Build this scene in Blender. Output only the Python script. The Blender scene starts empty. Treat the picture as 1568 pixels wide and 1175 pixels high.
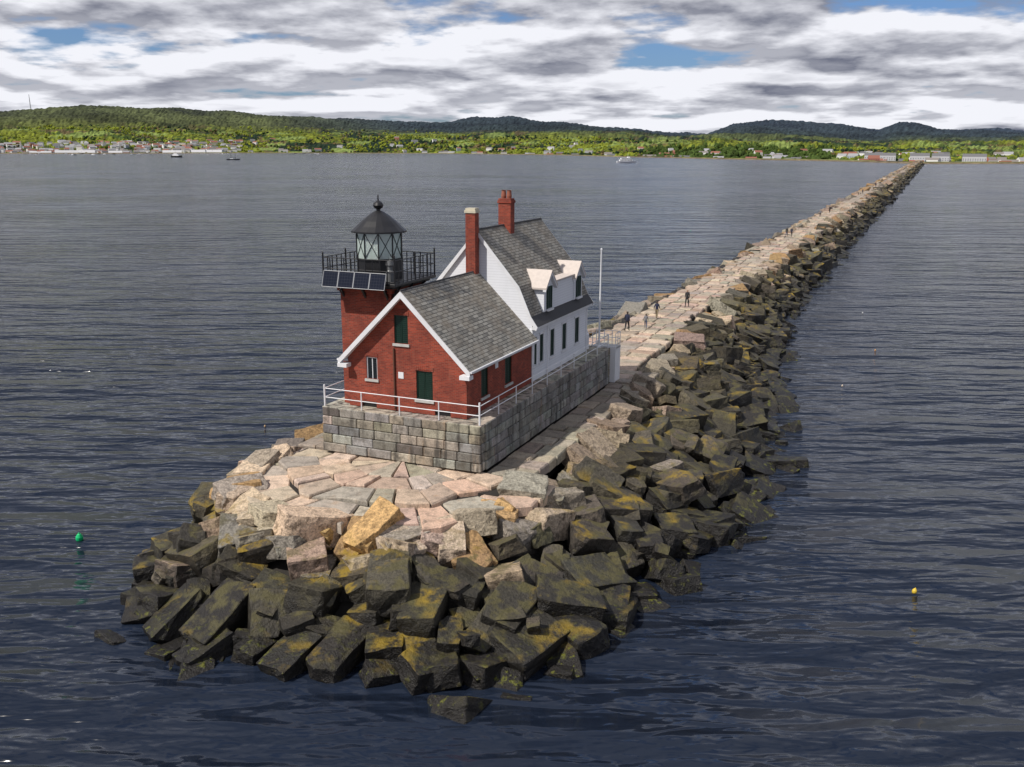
import bpy, bmesh, math, random
import numpy as np
from mathutils import Vector, Matrix, noise, Euler
random.seed(7); np.random.seed(7)
sc=bpy.context.scene
R=math.radians
TH=R(23.43); CX,CY=-1.51,44.2; DECK=4.0; FT=6.4
cT,sT=math.cos(TH),math.sin(TH)
def w2(t,s): return (CX+t*cT+s*sT, CY-t*sT+s*cT)

# ---------------------------------------------------------------- materials
class Mt:
    def __init__(s,name,rough=.7,col=(.5,.5,.5),metal=0.0,spec=.5):
        s.m=bpy.data.materials.new(name); s.m.use_nodes=True
        s.nt=s.m.node_tree; s.b=s.nt.nodes['Principled BSDF']
        s.b.inputs['Roughness'].default_value=rough
        s.b.inputs['Base Color'].default_value=(*col,1)
        s.b.inputs['Metallic'].default_value=metal
        s.b.inputs['Specular IOR Level'].default_value=spec
    def n(s,typ,ins=None,**pr):
        nd=s.nt.nodes.new(typ)
        for k,v in pr.items(): setattr(nd,k,v)
        if ins:
            for k,v in ins.items(): s.set(nd.inputs[k],v)
        return nd
    def set(s,inp,v):
        if isinstance(v,bpy.types.NodeSocket): s.nt.links.new(v,inp)
        else:
            try: inp.default_value=v
            except Exception: inp.default_value=(*v,1)
    def obj(s): return s.n('ShaderNodeTexCoord').outputs['Object']
    def math(s,op,a,b=0.0,c=0.0,clamp=False):
        nd=s.n('ShaderNodeMath',{0:a,1:b,2:c},operation=op); nd.use_clamp=clamp; return nd.outputs[0]
    def mix(s,f,a,b,bt='MIX'):
        nd=s.n('ShaderNodeMix',data_type='RGBA',blend_type=bt)
        s.set(nd.inputs[0],f)
        for i,v in ((6,a),(7,b)):
            if isinstance(v,tuple): nd.inputs[i].default_value=(*v[:3],1)
            else: s.set(nd.inputs[i],v)
        return nd.outputs[2]
    def noise(s,vec,scale,detail=4,rough=.55,dist=0):
        return s.n('ShaderNodeTexNoise',{'Vector':vec,'Scale':scale,'Detail':detail,'Roughness':rough,'Distortion':dist}).outputs['Fac']
    def mapv(s,vec,sc=(1,1,1),rot=(0,0,0)):
        return s.n('ShaderNodeMapping',{'Vector':vec,'Scale':sc,'Rotation':rot}).outputs[0]
    def ramp(s,f,a,b):
        nd=s.n('ShaderNodeMapRange',{'Value':f,'From Min':a,'From Max':b}); return nd.outputs[0]
    def sep(s,v):
        nd=s.n('ShaderNodeSeparateXYZ',{0:v}); return nd.outputs
    def comb(s,x,y,z=0.0): return s.n('ShaderNodeCombineXYZ',{0:x,1:y,2:z}).outputs[0]
    def bump(s,h,st=.5,d=.02,normal=None):
        nd=s.n('ShaderNodeBump',{'Height':h,'Strength':st,'Distance':d})
        if normal: s.set(nd.inputs['Normal'],normal)
        s.nt.links.new(nd.outputs[0],s.b.inputs['Normal']); return nd.outputs[0]
    def col(s,v): s.set(s.b.inputs['Base Color'],v)
    def attr(s,name='Col'): return s.n('ShaderNodeAttribute',attribute_name=name).outputs['Color']

def weathered(name,c,rough=.6,amt=.35,scale=3,metal=0):
    M=Mt(name,rough,c,metal); o=M.obj()
    f=M.noise(o,scale,5,.65)
    M.col(M.mix(M.math('MULTIPLY',M.ramp(f,.4,.75),amt),c,tuple(x*.45 for x in c)))
    M.bump(M.noise(o,scale*8,2),.2,.01)
    return M.m
white=weathered('white_paint',(.78,.79,.82),.5,.25,1.5)
green=weathered('green_shutter_paint',(.008,.035,.024),.45,.4)
blackm=weathered('black_iron',(.015,.015,.017),.4,.3)
sill=weathered('granite_sill',(.5,.5,.48),.8)
copper=weathered('faded_dormer_roof',(.6,.53,.48),.7,.3,4)
rust=weathered('drainpipe_brown',(.12,.05,.03),.6)
darkroof=weathered('dark_shingle_trim',(.06,.06,.065),.8)

def brick_mat():
    M=Mt('red_brick',.85); o=M.obj(); x,y,z=M.sep(o)[:3]
    v=M.comb(M.math('ADD',x,y),z)
    br=M.n('ShaderNodeTexBrick',{'Vector':v,'Color1':(.36,.055,.026,1),'Color2':(.19,.026,.015,1),'Mortar':(.24,.13,.09,1),'Scale':1.0,'Mortar Size':.007,'Brick Width':.24,'Row Height':.085})
    n1=M.noise(o,.9,5,.6); n2=M.noise(M.mapv(o,(3,3,.5)),1.2,5,.6)
    c=M.mix(M.math('MULTIPLY',M.ramp(n1,.4,.7),.65),br.outputs['Color'],(.11,.020,.013))
    c=M.mix(M.math('MULTIPLY',M.ramp(n2,.58,.8),.4),c,(.34,.15,.10))
    M.col(c); M.bump(br.outputs['Fac'],-.4,.012); return M.m
brick=brick_mat()
def clap_mat():
    M=Mt('white_clapboard',.55); o=M.obj(); x,y,z=M.sep(o)[:3]
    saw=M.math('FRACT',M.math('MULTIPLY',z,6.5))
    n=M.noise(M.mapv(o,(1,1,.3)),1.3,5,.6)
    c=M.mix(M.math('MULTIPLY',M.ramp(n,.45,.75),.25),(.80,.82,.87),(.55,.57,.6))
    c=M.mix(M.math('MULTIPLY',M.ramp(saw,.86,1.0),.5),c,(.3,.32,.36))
    M.col(c); M.bump(saw,-.6,.02); return M.m
clap=clap_mat()
def shingle_mat():
    M=Mt('gray_shingles',.9); o=M.obj(); x,y,z=M.sep(o)[:3]
    v=M.comb(y,M.math('MULTIPLY',z,1.42))
    br=M.n('ShaderNodeTexBrick',{'Vector':v,'Color1':(.42,.40,.35,1),'Color2':(.19,.18,.16,1),'Mortar':(.05,.05,.05,1),'Scale':1.0,'Mortar Size':.02,'Brick Width':.6,'Row Height':.2,'Bias':-.2})
    n=M.noise(o,.8,5,.65); n2=M.noise(M.comb(M.math('MULTIPLY',y,.8),M.math('MULTIPLY',M.math('FLOOR',M.math('MULTIPLY',z,7.1)),3.7)),2.2,3,.6)
    c=M.mix(M.math('MULTIPLY',M.ramp(n,.42,.7),.7),br.outputs['Color'],(.26,.215,.16))
    c=M.mix(M.math('MULTIPLY',M.ramp(n2,.5,.7),.65),c,(.10,.10,.095))
    c=M.mix(M.math('MULTIPLY',M.ramp(n2,.45,.3),.6),c,(.44,.42,.37))
    M.col(c)
    rowf=M.math('FRACT',M.math('MULTIPLY',z,7.1))
    M.bump(M.math('ADD',rowf,M.math('MULTIPLY',br.outputs['Fac'],-1.0)),.7,.03); return M.m
shingle=shingle_mat()
def granite_mat(name,stain=.5,bs=.04,orange=.0):
    M=Mt(name,.85); o=M.obj(); a=M.attr()
    n=M.noise(o,14,4,.7); n1=M.noise(o,1.7,6,.65); n2=M.noise(M.mapv(o,(2.2,2.2,.35)),.9,5,.6); n3=M.noise(M.mapv(o,(1.5,1.5,.25)),.8,4,.6)
    c=M.mix(M.ramp(n,.3,.75),M.mix(1.0,a,(.58,.58,.58),'MULTIPLY'),M.mix(1.0,a,(1.3,1.27,1.22),'MULTIPLY'))
    c=M.mix(M.math('MULTIPLY',M.ramp(n3,.58,.72),orange),c,(.36,.19,.07))
    c=M.mix(M.math('MULTIPLY',M.ramp(n1,.48,.66),stain),c,(.08,.07,.055))
    c=M.mix(M.math('MULTIPLY',M.ramp(n2,.50,.64),stain),c,(.04,.036,.033))
    M.col(c); M.bump(M.math('ADD',n1,M.math('MULTIPLY',n,.35)),.8,bs); return M.m
gran=granite_mat('granite_block',.8,.05,.5); slabm=granite_mat('granite_slab',.33,.05,.3)

def rock_mat():
    M=Mt('breakwater_rock',.75); a=M.attr()
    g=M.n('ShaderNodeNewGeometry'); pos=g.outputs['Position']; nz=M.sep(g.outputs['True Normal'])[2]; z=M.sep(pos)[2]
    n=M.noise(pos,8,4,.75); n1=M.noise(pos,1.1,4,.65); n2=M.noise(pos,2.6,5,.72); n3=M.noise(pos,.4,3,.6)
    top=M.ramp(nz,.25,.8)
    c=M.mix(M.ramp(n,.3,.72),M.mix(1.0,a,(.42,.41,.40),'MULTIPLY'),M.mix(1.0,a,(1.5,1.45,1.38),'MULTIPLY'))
    c=M.mix(M.math('MULTIPLY',M.ramp(n2,.5,.62),M.math('SUBTRACT',.88,M.math('MULTIPLY',top,.33))),c,M.mix(1.0,a,(.22,.20,.18),'MULTIPLY'))  # dark mottle, eased on up-facing faces as part of the painted top light
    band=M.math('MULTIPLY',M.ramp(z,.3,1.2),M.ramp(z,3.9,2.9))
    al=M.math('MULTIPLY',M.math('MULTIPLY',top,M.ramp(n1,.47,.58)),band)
    ac_=M.mix(M.ramp(n3,.51,.60),(.098,.086,.028),(.30,.20,.012))
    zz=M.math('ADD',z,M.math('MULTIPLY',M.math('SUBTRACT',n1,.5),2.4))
    wet_shade=M.math('MULTIPLY',M.ramp(zz,2.9,1.5),M.math('SUBTRACT',1.0,M.math('MULTIPLY',top,M.math('MULTIPLY',M.ramp(z,.4,1.4),.36))))  # tide wetness, cut on up-facing faces to paint light onto the rock tops
    weed=M.mix(M.ramp(n2,.57,.69),(.008,.0065,.0055),(.042,.033,.012))
    c=M.mix(M.math('MULTIPLY',wet_shade,.93),c,weed)
    c=M.mix(M.math('MULTIPLY',al,.76),c,ac_)
    low=M.math('MULTIPLY',M.ramp(z,1.3,.4),M.math('MULTIPLY',M.ramp(n2,.56,.63),M.ramp(nz,.1,.6)))
    c=M.mix(M.math('MULTIPLY',low,.7),c,(.14,.15,.010))
    M.col(c)
    M.set(M.b.inputs['Roughness'],M.math('SUBTRACT',.85,M.math('MULTIPLY',wet_shade,.4)))
    M.bump(M.math('ADD',n2,M.math('MULTIPLY',n,.45)),1.0,.16); return M.m
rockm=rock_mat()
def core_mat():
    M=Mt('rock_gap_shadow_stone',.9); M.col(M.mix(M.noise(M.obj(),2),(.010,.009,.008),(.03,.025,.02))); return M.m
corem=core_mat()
def deckfar_mat():
    M=Mt('deck_paving',.85); o=M.obj(); x,y,z=M.sep(o)[:3]
    br=M.n('ShaderNodeTexBrick',{'Vector':M.comb(y,x),'Color1':(.44,.36,.28,1),'Color2':(.29,.245,.20,1),'Mortar':(.06,.05,.045,1),'Scale':1.0,'Mortar Size':.04,'Brick Width':1.4,'Row Height':1.25})
    n=M.noise(o,.6,5,.7)
    M.col(M.mix(M.math('MULTIPLY',M.ramp(n,.45,.7),.6),br.outputs['Color'],(.16,.14,.12)))
    return M.m
deckfar=deckfar_mat()

# ---------------------------------------------------------------- mesh builder
class MB:
    def __init__(s): s.v=[];s.f=[];s.mi=[];s.c=[]
    def add(s,vs,fs,mi=0,c=(1,1,1)):
        o=len(s.v); s.v+= [tuple(p) for p in vs]
        for f in fs: s.f.append([i+o for i in f]); s.mi.append(mi); s.c.append(c)
    def box(s,x0,x1,y0,y1,z0,z1,mi=0,c=(1,1,1),ch=0):
        if ch<=0:
            vs=[(x,y,z) for z in (z0,z1) for y in (y0,y1) for x in (x0,x1)]
            s.add(vs,[(0,2,3,1),(4,5,7,6),(0,1,5,4),(2,6,7,3),(0,4,6,2),(1,3,7,5)],mi,c)
        else:
            bm=bmesh.new(); vs=[bm.verts.new((x,y,z)) for z in (z0,z1) for y in (y0,y1) for x in (x0,x1)]
            for f in [(0,2,3,1),(4,5,7,6),(0,1,5,4),(2,6,7,3),(0,4,6,2),(1,3,7,5)]: bm.faces.new([vs[i] for i in f])
            bmesh.ops.bevel(bm,geom=bm.edges[:],offset=ch,segments=1,affect='EDGES',profile=.5)
            bm.verts.index_update()
            s.add([v.co[:] for v in bm.verts],[[v.index for v in f.verts] for f in bm.faces],mi,c); bm.free()
    def prism(s,poly,y0,y1,mi=0,c=(1,1,1),axis='y'):
        n=len(poly)
        if axis=='y': vs=[(p[0],y0,p[1]) for p in poly]+[(p[0],y1,p[1]) for p in poly]
        else: vs=[(y0,p[0],p[1]) for p in poly]+[(y1,p[0],p[1]) for p in poly]
        fs=[tuple(range(n)),tuple(reversed(range(n,2*n)))]+[(i,i+n,(i+1)%n+n,(i+1)%n) for i in range(n)]
        s.add(vs,fs,mi,c)
    def tube(s,a,b,r0,r1=None,n=8,mi=0,c=(1,1,1)):
        if r1 is None: r1=r0
        a=Vector(a);b=Vector(b);d=(b-a).normalized()
        u=d.orthogonal().normalized();w=d.cross(u)
        vs=[a+(u*math.cos(2*math.pi*i/n)+w*math.sin(2*math.pi*i/n))*r0 for i in range(n)]+[b+(u*math.cos(2*math.pi*i/n)+w*math.sin(2*math.pi*i/n))*r1 for i in range(n)]
        s.add(vs,[(i,(i+1)%n,(i+1)%n+n,i+n) for i in range(n)]+[tuple(reversed(range(n))),tuple(range(n,2*n))],mi,c)
    def lathe(s,prof,cx,cy,n=24,mi=0,c=(1,1,1)):
        vs=[];fs=[]
        for r,z in prof:
            for i in range(n):
                a=2*math.pi*i/n; vs.append((cx+r*math.cos(a),cy+r*math.sin(a),z))
        for k in range(len(prof)-1):
            for i in range(n): fs.append((k*n+i,k*n+(i+1)%n,(k+1)*n+(i+1)%n,(k+1)*n+i))
        s.add(vs,fs,mi,c)
    def build(s,name,mats,parent=None,recalc=True):
        me=bpy.data.meshes.new(name); me.from_pydata(s.v,[],s.f)
        for m in mats: me.materials.append(m)
        me.polygons.foreach_set('material_index',s.mi)
        ca=me.color_attributes.new('Col','FLOAT_COLOR','CORNER')
        arr=[]
        for f,c in zip(s.f,s.c): arr+=[c[0],c[1],c[2],1.0]*len(f)
        ca.data.foreach_set('color',arr)
        if recalc:
            bm=bmesh.new(); bm.from_mesh(me); bmesh.ops.recalc_face_normals(bm,faces=bm.faces); bm.to_mesh(me); bm.free()
        me.update()
        o=bpy.data.objects.new(name,me); sc.collection.objects.link(o)
        if parent: o.parent=parent
        return o
def empty(name,loc=(0,0,0),rz=0):
    e=bpy.data.objects.new(name,None); sc.collection.objects.link(e); e.location=loc; e.rotation_euler=(0,0,rz); e.empty_display_size=.5; return e
def boolean(obj,cut):
    m=obj.modifiers.new('b','BOOLEAN'); m.object=cut; m.operation='DIFFERENCE'; m.solver='EXACT'
    dg=bpy.context.evaluated_depsgraph_get(); dg.update()
    me=bpy.data.meshes.new_from_object(obj.evaluated_get(dg)); obj.modifiers.clear(); obj.data=me
    bpy.data.objects.remove(cut)

LH=empty('brick_lighthouse',(CX,CY,FT),-TH)
BW=empty('granite_breakwater',(CX,CY,0),-TH)

# ---------------------------------------------------------------- foundation
def rc(base,var=.12):
    k=1+random.uniform(-var,var); return tuple(max(0,b*k*(1+random.uniform(-.05,.05))) for b in base)
FL=20.6; FW=9.2
mb=MB(); H=2.4; nc=5; ch=H/nc
gcols=[(.36,.34,.30),(.31,.31,.29),(.42,.38,.32),(.24,.24,.24),(.34,.30,.24),(.20,.19,.17)]
mb.box(-FW+.25,-.25,.25,FL-.25,-H-.4,-.12,0,(.05,.05,.05))
for k in range(nc):
    z1=-k*ch; z0=z1-ch+.015; bat=.012*k
    for side in range(4):
        L=FW if side in(0,2) else FL
        p=0
        first=True
        while p<L-.01:
            w=random.uniform(.8,1.6)
            if first and k%2: w=.6
            first=False
            if L-p-w<.5: w=L-p
            pr=random.uniform(0,.06)+bat; c=rc(random.choice(gcols),.3); a,b=p+.015,p+w-.015
            if side==0: mb.box(-FW+a,-FW+b,-pr,.5,z0,z1-.01,0,c,.035)
            elif side==2: mb.box(-FW+a,-FW+b,FL-.5,FL+pr,z0,z1-.01,0,c,.03)
            elif side==1: mb.box(-.5,pr+.001,a+ (.5 if p==0 else 0),b-(.5 if p+w>=L-.01 else 0),z0,z1-.01,0,rc((.27,.27,.26),.3),.035)
            else: mb.box(-FW-pr-.001,-FW+.5,a+(.5 if p==0 else 0),b-(.5 if p+w>=L-.01 else 0),z0,z1-.01,0,c,.03)
            p+=w
y=.0
while y<FL:
    h=min(random.uniform(1.2,1.8),FL-y)
    x=-FW
    while x<-.01:
        w=min(random.uniform(1.3,2.2),-x)
        if -x-w<.4: w=-x
        mb.box(x+.01,x+w-.01,y+.01,y+h-.01,-.1,random.uniform(.0,.012),0,rc((.45,.41,.35),.12),.015)
        x+=w
    y+=h
mb.build('granite_foundation',[gran],LH)

# ---------------------------------------------------------------- brick gable building + tower
TX0,TX1,TY0,TY1=-8.5,-5.5,1.1,4.1; TCX,TCY=-7.0,2.6
XL,XR=-8.0,-1.15; XC=(XL+XR)/2
S0,S1,S2=.8,9.3,18.8
RZ=6.3
mb=MB(); mb.prism([(XL,0.02),(XR,0.02),(XR,2.75),(XC,6.05),(XL,2.75)],S0,S1-.01)
walls=mb.build('brick_walls',[brick],LH)
cuts=MB()
front=[(-5.19,-4.4,3.55,5.0),(-3.98,-3.04,.75,2.25),(-6.9,-6.25,1.55,2.7)]
side=[(2.5,3.35,.7,2.3),(5.5,6.4,.7,2.3)]
for x0,x1,z0,z1 in front: cuts.box(x0,x1,S0-.3,S0+.16,z0,z1)
for y0,y1,z0,z1 in side: cuts.box(XR-.16,XR+.3,y0,y1,z0,z1)
for xx in (-6.8,-2.5): cuts.box(xx-.45,xx+.45,S0-.3,S0+.2,-.1,.32)
c=cuts.build('cut',[],LH); 
bpy.context.view_layer.update(); boolean(walls,c)
mb=MB()
mb.box(TX0,TX1,TY0,TY1,.02,6.2,0)
mb.box(TX0-.12,TX1+.12,TY0-.12,TY1+.12,6.0,6.19,0); mb.box(TX0-.25,TX1+.25,TY0-.25,TY1+.25,6.2,6.42,0)
mb.build('brick_tower',[brick],LH)

def win(mb,x0,x1,z0,z1,y,axis,depth=.1,frame=1,sh=0,sil=2):
    def B(a0,a1,d0,d1,zz0,zz1,mi):
        if axis=='f': mb.box(a0,a1,y+d0,y+d1,zz0,zz1,mi)
        else: mb.box(y-d1,y-d0,a0,a1,zz0,zz1,mi)
    B(x0,x1,depth,depth+.05,z0,z1,sh)
    fw=.05
    B(x0,x0+fw,depth-.05,depth-.003,z0,z1,frame);B(x1-fw,x1,depth-.05,depth-.003,z0,z1,frame)
    B(x0+fw,x1-fw,depth-.05,depth-.003,z1-fw,z1,frame)
    xm=(x0+x1)/2; B(xm-.02,xm+.02,depth-.03,depth-.003,z0,z1-fw,frame)
    n=int((z1-z0)/.1)
    for i in range(n):
        zz=z0+.04+i*.1
        if zz+.05<z1-fw:
            B(x0+fw+.03,xm-.05,depth-.03,depth-.004,zz,zz+.05,sh);B(xm+.05,x1-fw-.03,depth-.03,depth-.004,zz,zz+.05,sh)
    B(x0-.08,x1+.08,-.07,depth-.01,z0-.13,z0-.004,sil)
mb=MB()
for i,(x0,x1,z0,z1) in enumerate(front): win(mb,x0,x1,z0,z1,S0,'f',sh=0 if i<2 else 4,frame=1 if i==2 else 0)
for y0,y1,z0,z1 in side: win(mb,y0,y1,z0,z1,XR,'r',frame=0)
for xx in (-6.8,-2.5): mb.box(xx-.45,xx+.45,S0+.12,S0+.15,0.03,.32,3)
for x0,x1,z0,z1 in front:
    n=9
    for i in range(n):
        a0=x0-.06+(x1-x0+.12)*i/n; a1=x0-.06+(x1-x0+.12)*(i+.88)/n; k=1-((i+.5)/n*2-1)**2
        mb.box(a0,a1,S0-.025,S0+.04,z1+.0+.07*k,z1+.2+.07*k,5)
mb.box(-5.0,-4.7,S0-.03,S0+.0,1.75,2.08,1)
mb.tube((-5.22,S0-.06,.1),(-5.22,S0-.06,3.3),.045,mi=6)
mb.box(XR-.01,XR+.03,4.2,4.55,1.9,2.2,1)
darkglass=Mt('dark_window_glass',.08,(.02,.025,.03)).m
mb.build('shuttered_windows',[green,white,sill,blackm,darkglass,brick,rust],LH)

def slab(mb,p0,p1,th,y0,y1,mi=0):
    d=Vector((p1[0]-p0[0],p1[1]-p0[1])).normalized(); nrm=Vector((-d.y,d.x))
    if nrm.y<0: nrm=-nrm
    q=[p0,p1,(p1[0]-nrm.x*th,p1[1]-nrm.y*th),(p0[0]-nrm.x*th,p0[1]-nrm.y*th)]
    mb.prism(q,y0,y1,mi)
mb=MB()
sl=(RZ-2.55)/3.8
EXR,EXL=XC+3.8,XC-3.8
slab(mb,(XC,RZ),(EXR,RZ-3.8*sl),.12,S0-.35,S1-.012)
slab(mb,(XC,RZ),(EXL,RZ-3.8*sl),.12,S0-.35,S1-.012)
mb.build('shingle_roof',[shingle],LH)
mb=MB()
for sx,ex in ((1,EXR),(-1,EXL)):
    q=[(XC,RZ-.03),(ex,2.52),(ex,2.22),(XC,RZ-.36)]
    mb.prism(q,S0-.40,S0-.352,0)
    q=[(XC,RZ-.20),(ex-sx*.3,2.6),(ex-sx*.3,2.52),(XC,RZ-.30)]
    mb.prism(q,S0-.35,S0-.0,0)
    mb.box(min(ex,ex-sx*.55),max(ex,ex-sx*.55),S0-.45,S0-.002,2.12,2.32,0)
    mb.box(min(ex-sx*.03,ex-sx*.36),max(ex-sx*.03,ex-sx*.36),S0+.0,S1-.02,2.36,2.5,0)
    mb.tube((ex+sx*.03,S0-.35,2.5),(ex+sx*.03,S1-.02,2.5),.06,n=8)
mb.tube((XC,S0-.35,RZ+.0),(XC,S1-.02,RZ+.0),.05,n=6,mi=1)
mb.build('white_roof_trim',[white,darkroof],LH)

# ---------------------------------------------------------------- white gambrel keeper's house
WL,WR=XL-.0,XR+.0
BZ=5.55; BX=.78; PZ=8.65
mb=MB()
prof=[(WL,.02),(WR,.02),(WR,3.5),(WR-.08,3.8),(WR-BX-.08,BZ-.1),(XC,PZ-.12),(WL+BX+.08,BZ-.1),(WL+.08,3.8),(WL,3.5)]
mb.prism(prof,S1,S2)
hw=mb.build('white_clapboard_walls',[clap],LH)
wins=[(9.6,10.0),(10.45,11.05),(12.15,12.85),(14.2,14.95),(16.5,17.3)]
cuts=MB()
for a,b in wins: cuts.box(WR-.12,WR+.3,a,b,.95,2.6)
c=cuts.build('cut',[],LH); bpy.context.view_layer.update(); boolean(hw,c)
mb=MB()
for a,b in wins: win(mb,a,b,.95,2.6,WR,'r',depth=.07,sil=1,frame=0)
for a,b in wins:
    mb.box(WR,WR+.035,a-.1,a-.003,.95,2.72,1); mb.box(WR,WR+.035,b+.003,b+.1,.95,2.72,1); mb.box(WR,WR+.04,a-.1,b+.1,2.603,2.72,1)
mb.build('house_windows',[green,white,sill],LH)
mb=MB()
y0,y1=S1-.12,S2+.25
for sx in (1,-1):
    def X(x): return x if sx==1 else 2*XC-x
    slab(mb,(X(XC),PZ),(X(WR-BX+.02),BZ),.12,y0,y1)
    slab(mb,(X(WR-BX+.0),BZ+.01),(X(WR-.02),3.85),.12,y0,y1)
    slab(mb,(X(WR-.03),3.86),(X(WR+.38),3.3),.10,y0,y1,1)
mb.tube((XC,y0,PZ),(XC,y1,PZ),.06,n=6,mi=1)
mb.build('gambrel_roof',[shingle,darkroof],LH)
mb=MB()
for sx in (1,-1):
    def X(x): return x if sx==1 else 2*XC-x
    for (a,b) in (((XC,PZ-.02),(WR-BX+.04,BZ-.03)),((WR-BX+.04,BZ-.03),(WR+.0,3.84)),((WR,3.84),(WR+.4,3.28))):
        q=[(X(a[0]),a[1]),(X(b[0]),b[1]),(X(b[0]-.1),b[1]-.22),(X(a[0]-.1 if a[0]!=XC else a[0]),a[1]-.24)]
        mb.prism(q,S1-.16,S1-.123,0); mb.prism(q,S2+.253,S2+.29,0)
    mb.box(min(X(WR),X(WR+.3)),max(X(WR),X(WR+.3)),S1-.1,S2+.2,3.1,3.24,0)
mb.box(WR-.1,WR+.05,S1-.05,S1+.12,.02,3.1,0)
mb.box(WR-.1,WR+.05,S2-.12,S2+.05,.02,3.1,0)
mb.tube((WR+.1,11.5,3.1),(WR+.1,11.5,.1),.04,mi=0)
mb.build('house_trim',[white],LH)
mb=MB()
fx=WR+.06
mb.box(fx-1.2,fx-.04,12.45,16.05,3.88,5.42,0)
mb.box(fx-1.3,fx+.06,12.43,16.07,5.43,5.52,2)
for dc in (11.7,16.8):
    w=.74
    mb.box(fx-1.6,fx,dc-w,dc+w,3.86,5.35,0)
    mb.prism([(dc-w,5.353),(dc+w,5.353),(dc,6.1)],fx-2.2,fx-.001,0,axis='x')
    for sg in (-1,1):
        a=Vector((dc,6.26)); b=Vector((dc+sg*(w+.2),5.3)); 
        mb.prism([(a.x,a.y),(b.x,b.y),(b.x,b.y-.1),(a.x,a.y-.12)],fx-2.7,fx+.22,2,axis='x')
        mb.prism([(a.x,a.y-.121),(b.x,b.y-.101),(b.x,b.y-.22),(a.x,a.y-.28)],fx+.0,fx+.2,3,axis='x')
    win(mb,dc-.36,dc+.36,4.0,5.3,fx+.115,'r',depth=.07,frame=1,sh=1,sil=3)
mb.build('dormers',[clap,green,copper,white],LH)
mb=MB()
def chim(x,y,w,d,z0,z1,pots):
    mb.box(x-w/2,x+w/2,y-d/2,y+d/2,z0,z1-.35,0)
    mb.box(x-w/2-.05,x+w/2+.05,y-d/2-.05,y+d/2+.05,z1-.35,z1-.2,0 if pots else 1)
    mb.box(x-w/2-.0,x+w/2+.0,y-d/2-.0,y+d/2+.0,z1-.2,z1-.08,0 if pots else 1)
    for i in range(pots):
        px=x+(i-(pots-1)/2)*.36
        mb.lathe([(.14,z1-.08),(.16,z1+.05),(.12,z1+.35),(.15,z1+.4),(.10,z1+.4),(.09,z1+.1)],px,y,12,2)
chim(XC-.15,S1-.36,.6,.5,5.8,9.95,0)
chim(XC+.05,13.3,.8,.6,8.0,10.3,2)
terr=weathered('terracotta_pot',(.30,.10,.06),.8)
mb.build('chimneys',[brick,weathered('cream_cap',(.6,.55,.42)),terr],LH)

# gallery
G=2.15; GZ=6.43
mb=MB()
mb.box(TCX-G,TCX+G,TCY-G,TCY+G,GZ,GZ+.16,0,ch=.03)
mb.box(TCX-G+.25,TCX+G-.25,TCY-G+.25,TCY+G-.25,GZ-.13,GZ-.002,0)
for i in range(2):
    for k in (-1.3,0,1.3):
        for sg in (-1,1):
            if i==0:
                mb.prism([(TCY+sg*1.5,GZ-.75),(TCY+sg*2.0,GZ-.05),(TCY+sg*1.5,GZ-.05)],TCX+k-.05,TCX+k+.05,0,axis='x')
            else:
                mb.prism([(TCX+sg*1.5,GZ-.75),(TCX+sg*2.0,GZ-.05),(TCX+sg*1.5,GZ-.05)],TCY+k-.05,TCY+k+.05,0)
z0=GZ+.16
def railing(mb,pts,h,step,r,rails,mi=0,close=False,posth=0):
    P=[Vector(p) for p in pts]
    if close: P.append(P[0])
    for a,b in zip(P[:-1],P[1:]):
        n=max(1,round((b-a).length/step))
        for i in range(n):
            p=a.lerp(b,i/n); mb.tube(p,p+Vector((0,0,h+posth)),r,n=6,mi=mi)
        for k in rails: mb.tube(a+Vector((0,0,h*k)),b+Vector((0,0,h*k)),r*.75,n=6,mi=mi)
    if not close: mb.tube(P[-1],P[-1]+Vector((0,0,h+posth)),r,n=6,mi=mi)
g=G-.06
railing(mb,[(TCX-g,TCY-g,z0),(TCX+g,TCY-g,z0),(TCX+g,TCY+g,z0),(TCX-g,TCY+g,z0)],1.15,.43,.03,(1,.52,.06),0,True)
for cx,cy in ((-g,-g),(g,-g),(g,g),(-g,g),(0,-g),(g,0),(0,g),(-g,0)):
    mb.tube((TCX+cx,TCY+cy,z0),(TCX+cx,TCY+cy,z0+1.35),.045,n=8); mb.lathe([(.0,z0+1.32),(.06,z0+1.38),(.0,z0+1.45)],TCX+cx,TCY+cy,8)
mb.lathe([(.0,z0),(.2,z0),(.2,z0+.5),(.14,z0+.6),(.14,z0+.8),(.2,z0+.85),(.17,z0+1.05),(0,z0+1.12)],TCX+1.45,TCY-1.45,14,1)
mb.build('gallery_railing',[blackm,weathered('gray_metal',(.16,.165,.17),.4)],LH)
mb=MB()
RL=1.2; NS=10
def ring(r,z,n=NS): return [(TCX+r*math.cos(2*math.pi*(i+.3)/n),TCY+r*math.sin(2*math.pi*(i+.3)/n),z) for i in range(n)]
def poly_lathe(mb,prof,n,mi):
    vs=[];fs=[]
    for r,z in prof: vs+=ring(r,z,n)
    for k in range(len(prof)-1):
        for i in range(n): fs.append((k*n+i,k*n+(i+1)%n,(k+1)*n+(i+1)%n,(k+1)*n+i))
    mb.add(vs,fs,mi)
poly_lathe(mb,[(RL,z0),(RL,z0+.95),(RL+.07,z0+.97),(RL+.07,z0+1.05),(RL-.06,z0+1.05),(0.01,z0+1.05)],NS,0)
zg0=z0+1.05; zg1=8.95
a=ring(RL,zg0);b=ring(RL,zg1)
for i in range(NS):
    mb.tube(a[i],b[i],.034,n=6); j=(i+1)%NS
    mb.tube(a[i],b[j],.018,n=5); mb.tube(b[i],a[j],.018,n=5)
    mb.tube(b[i],b[j],.04,n=6)
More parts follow.
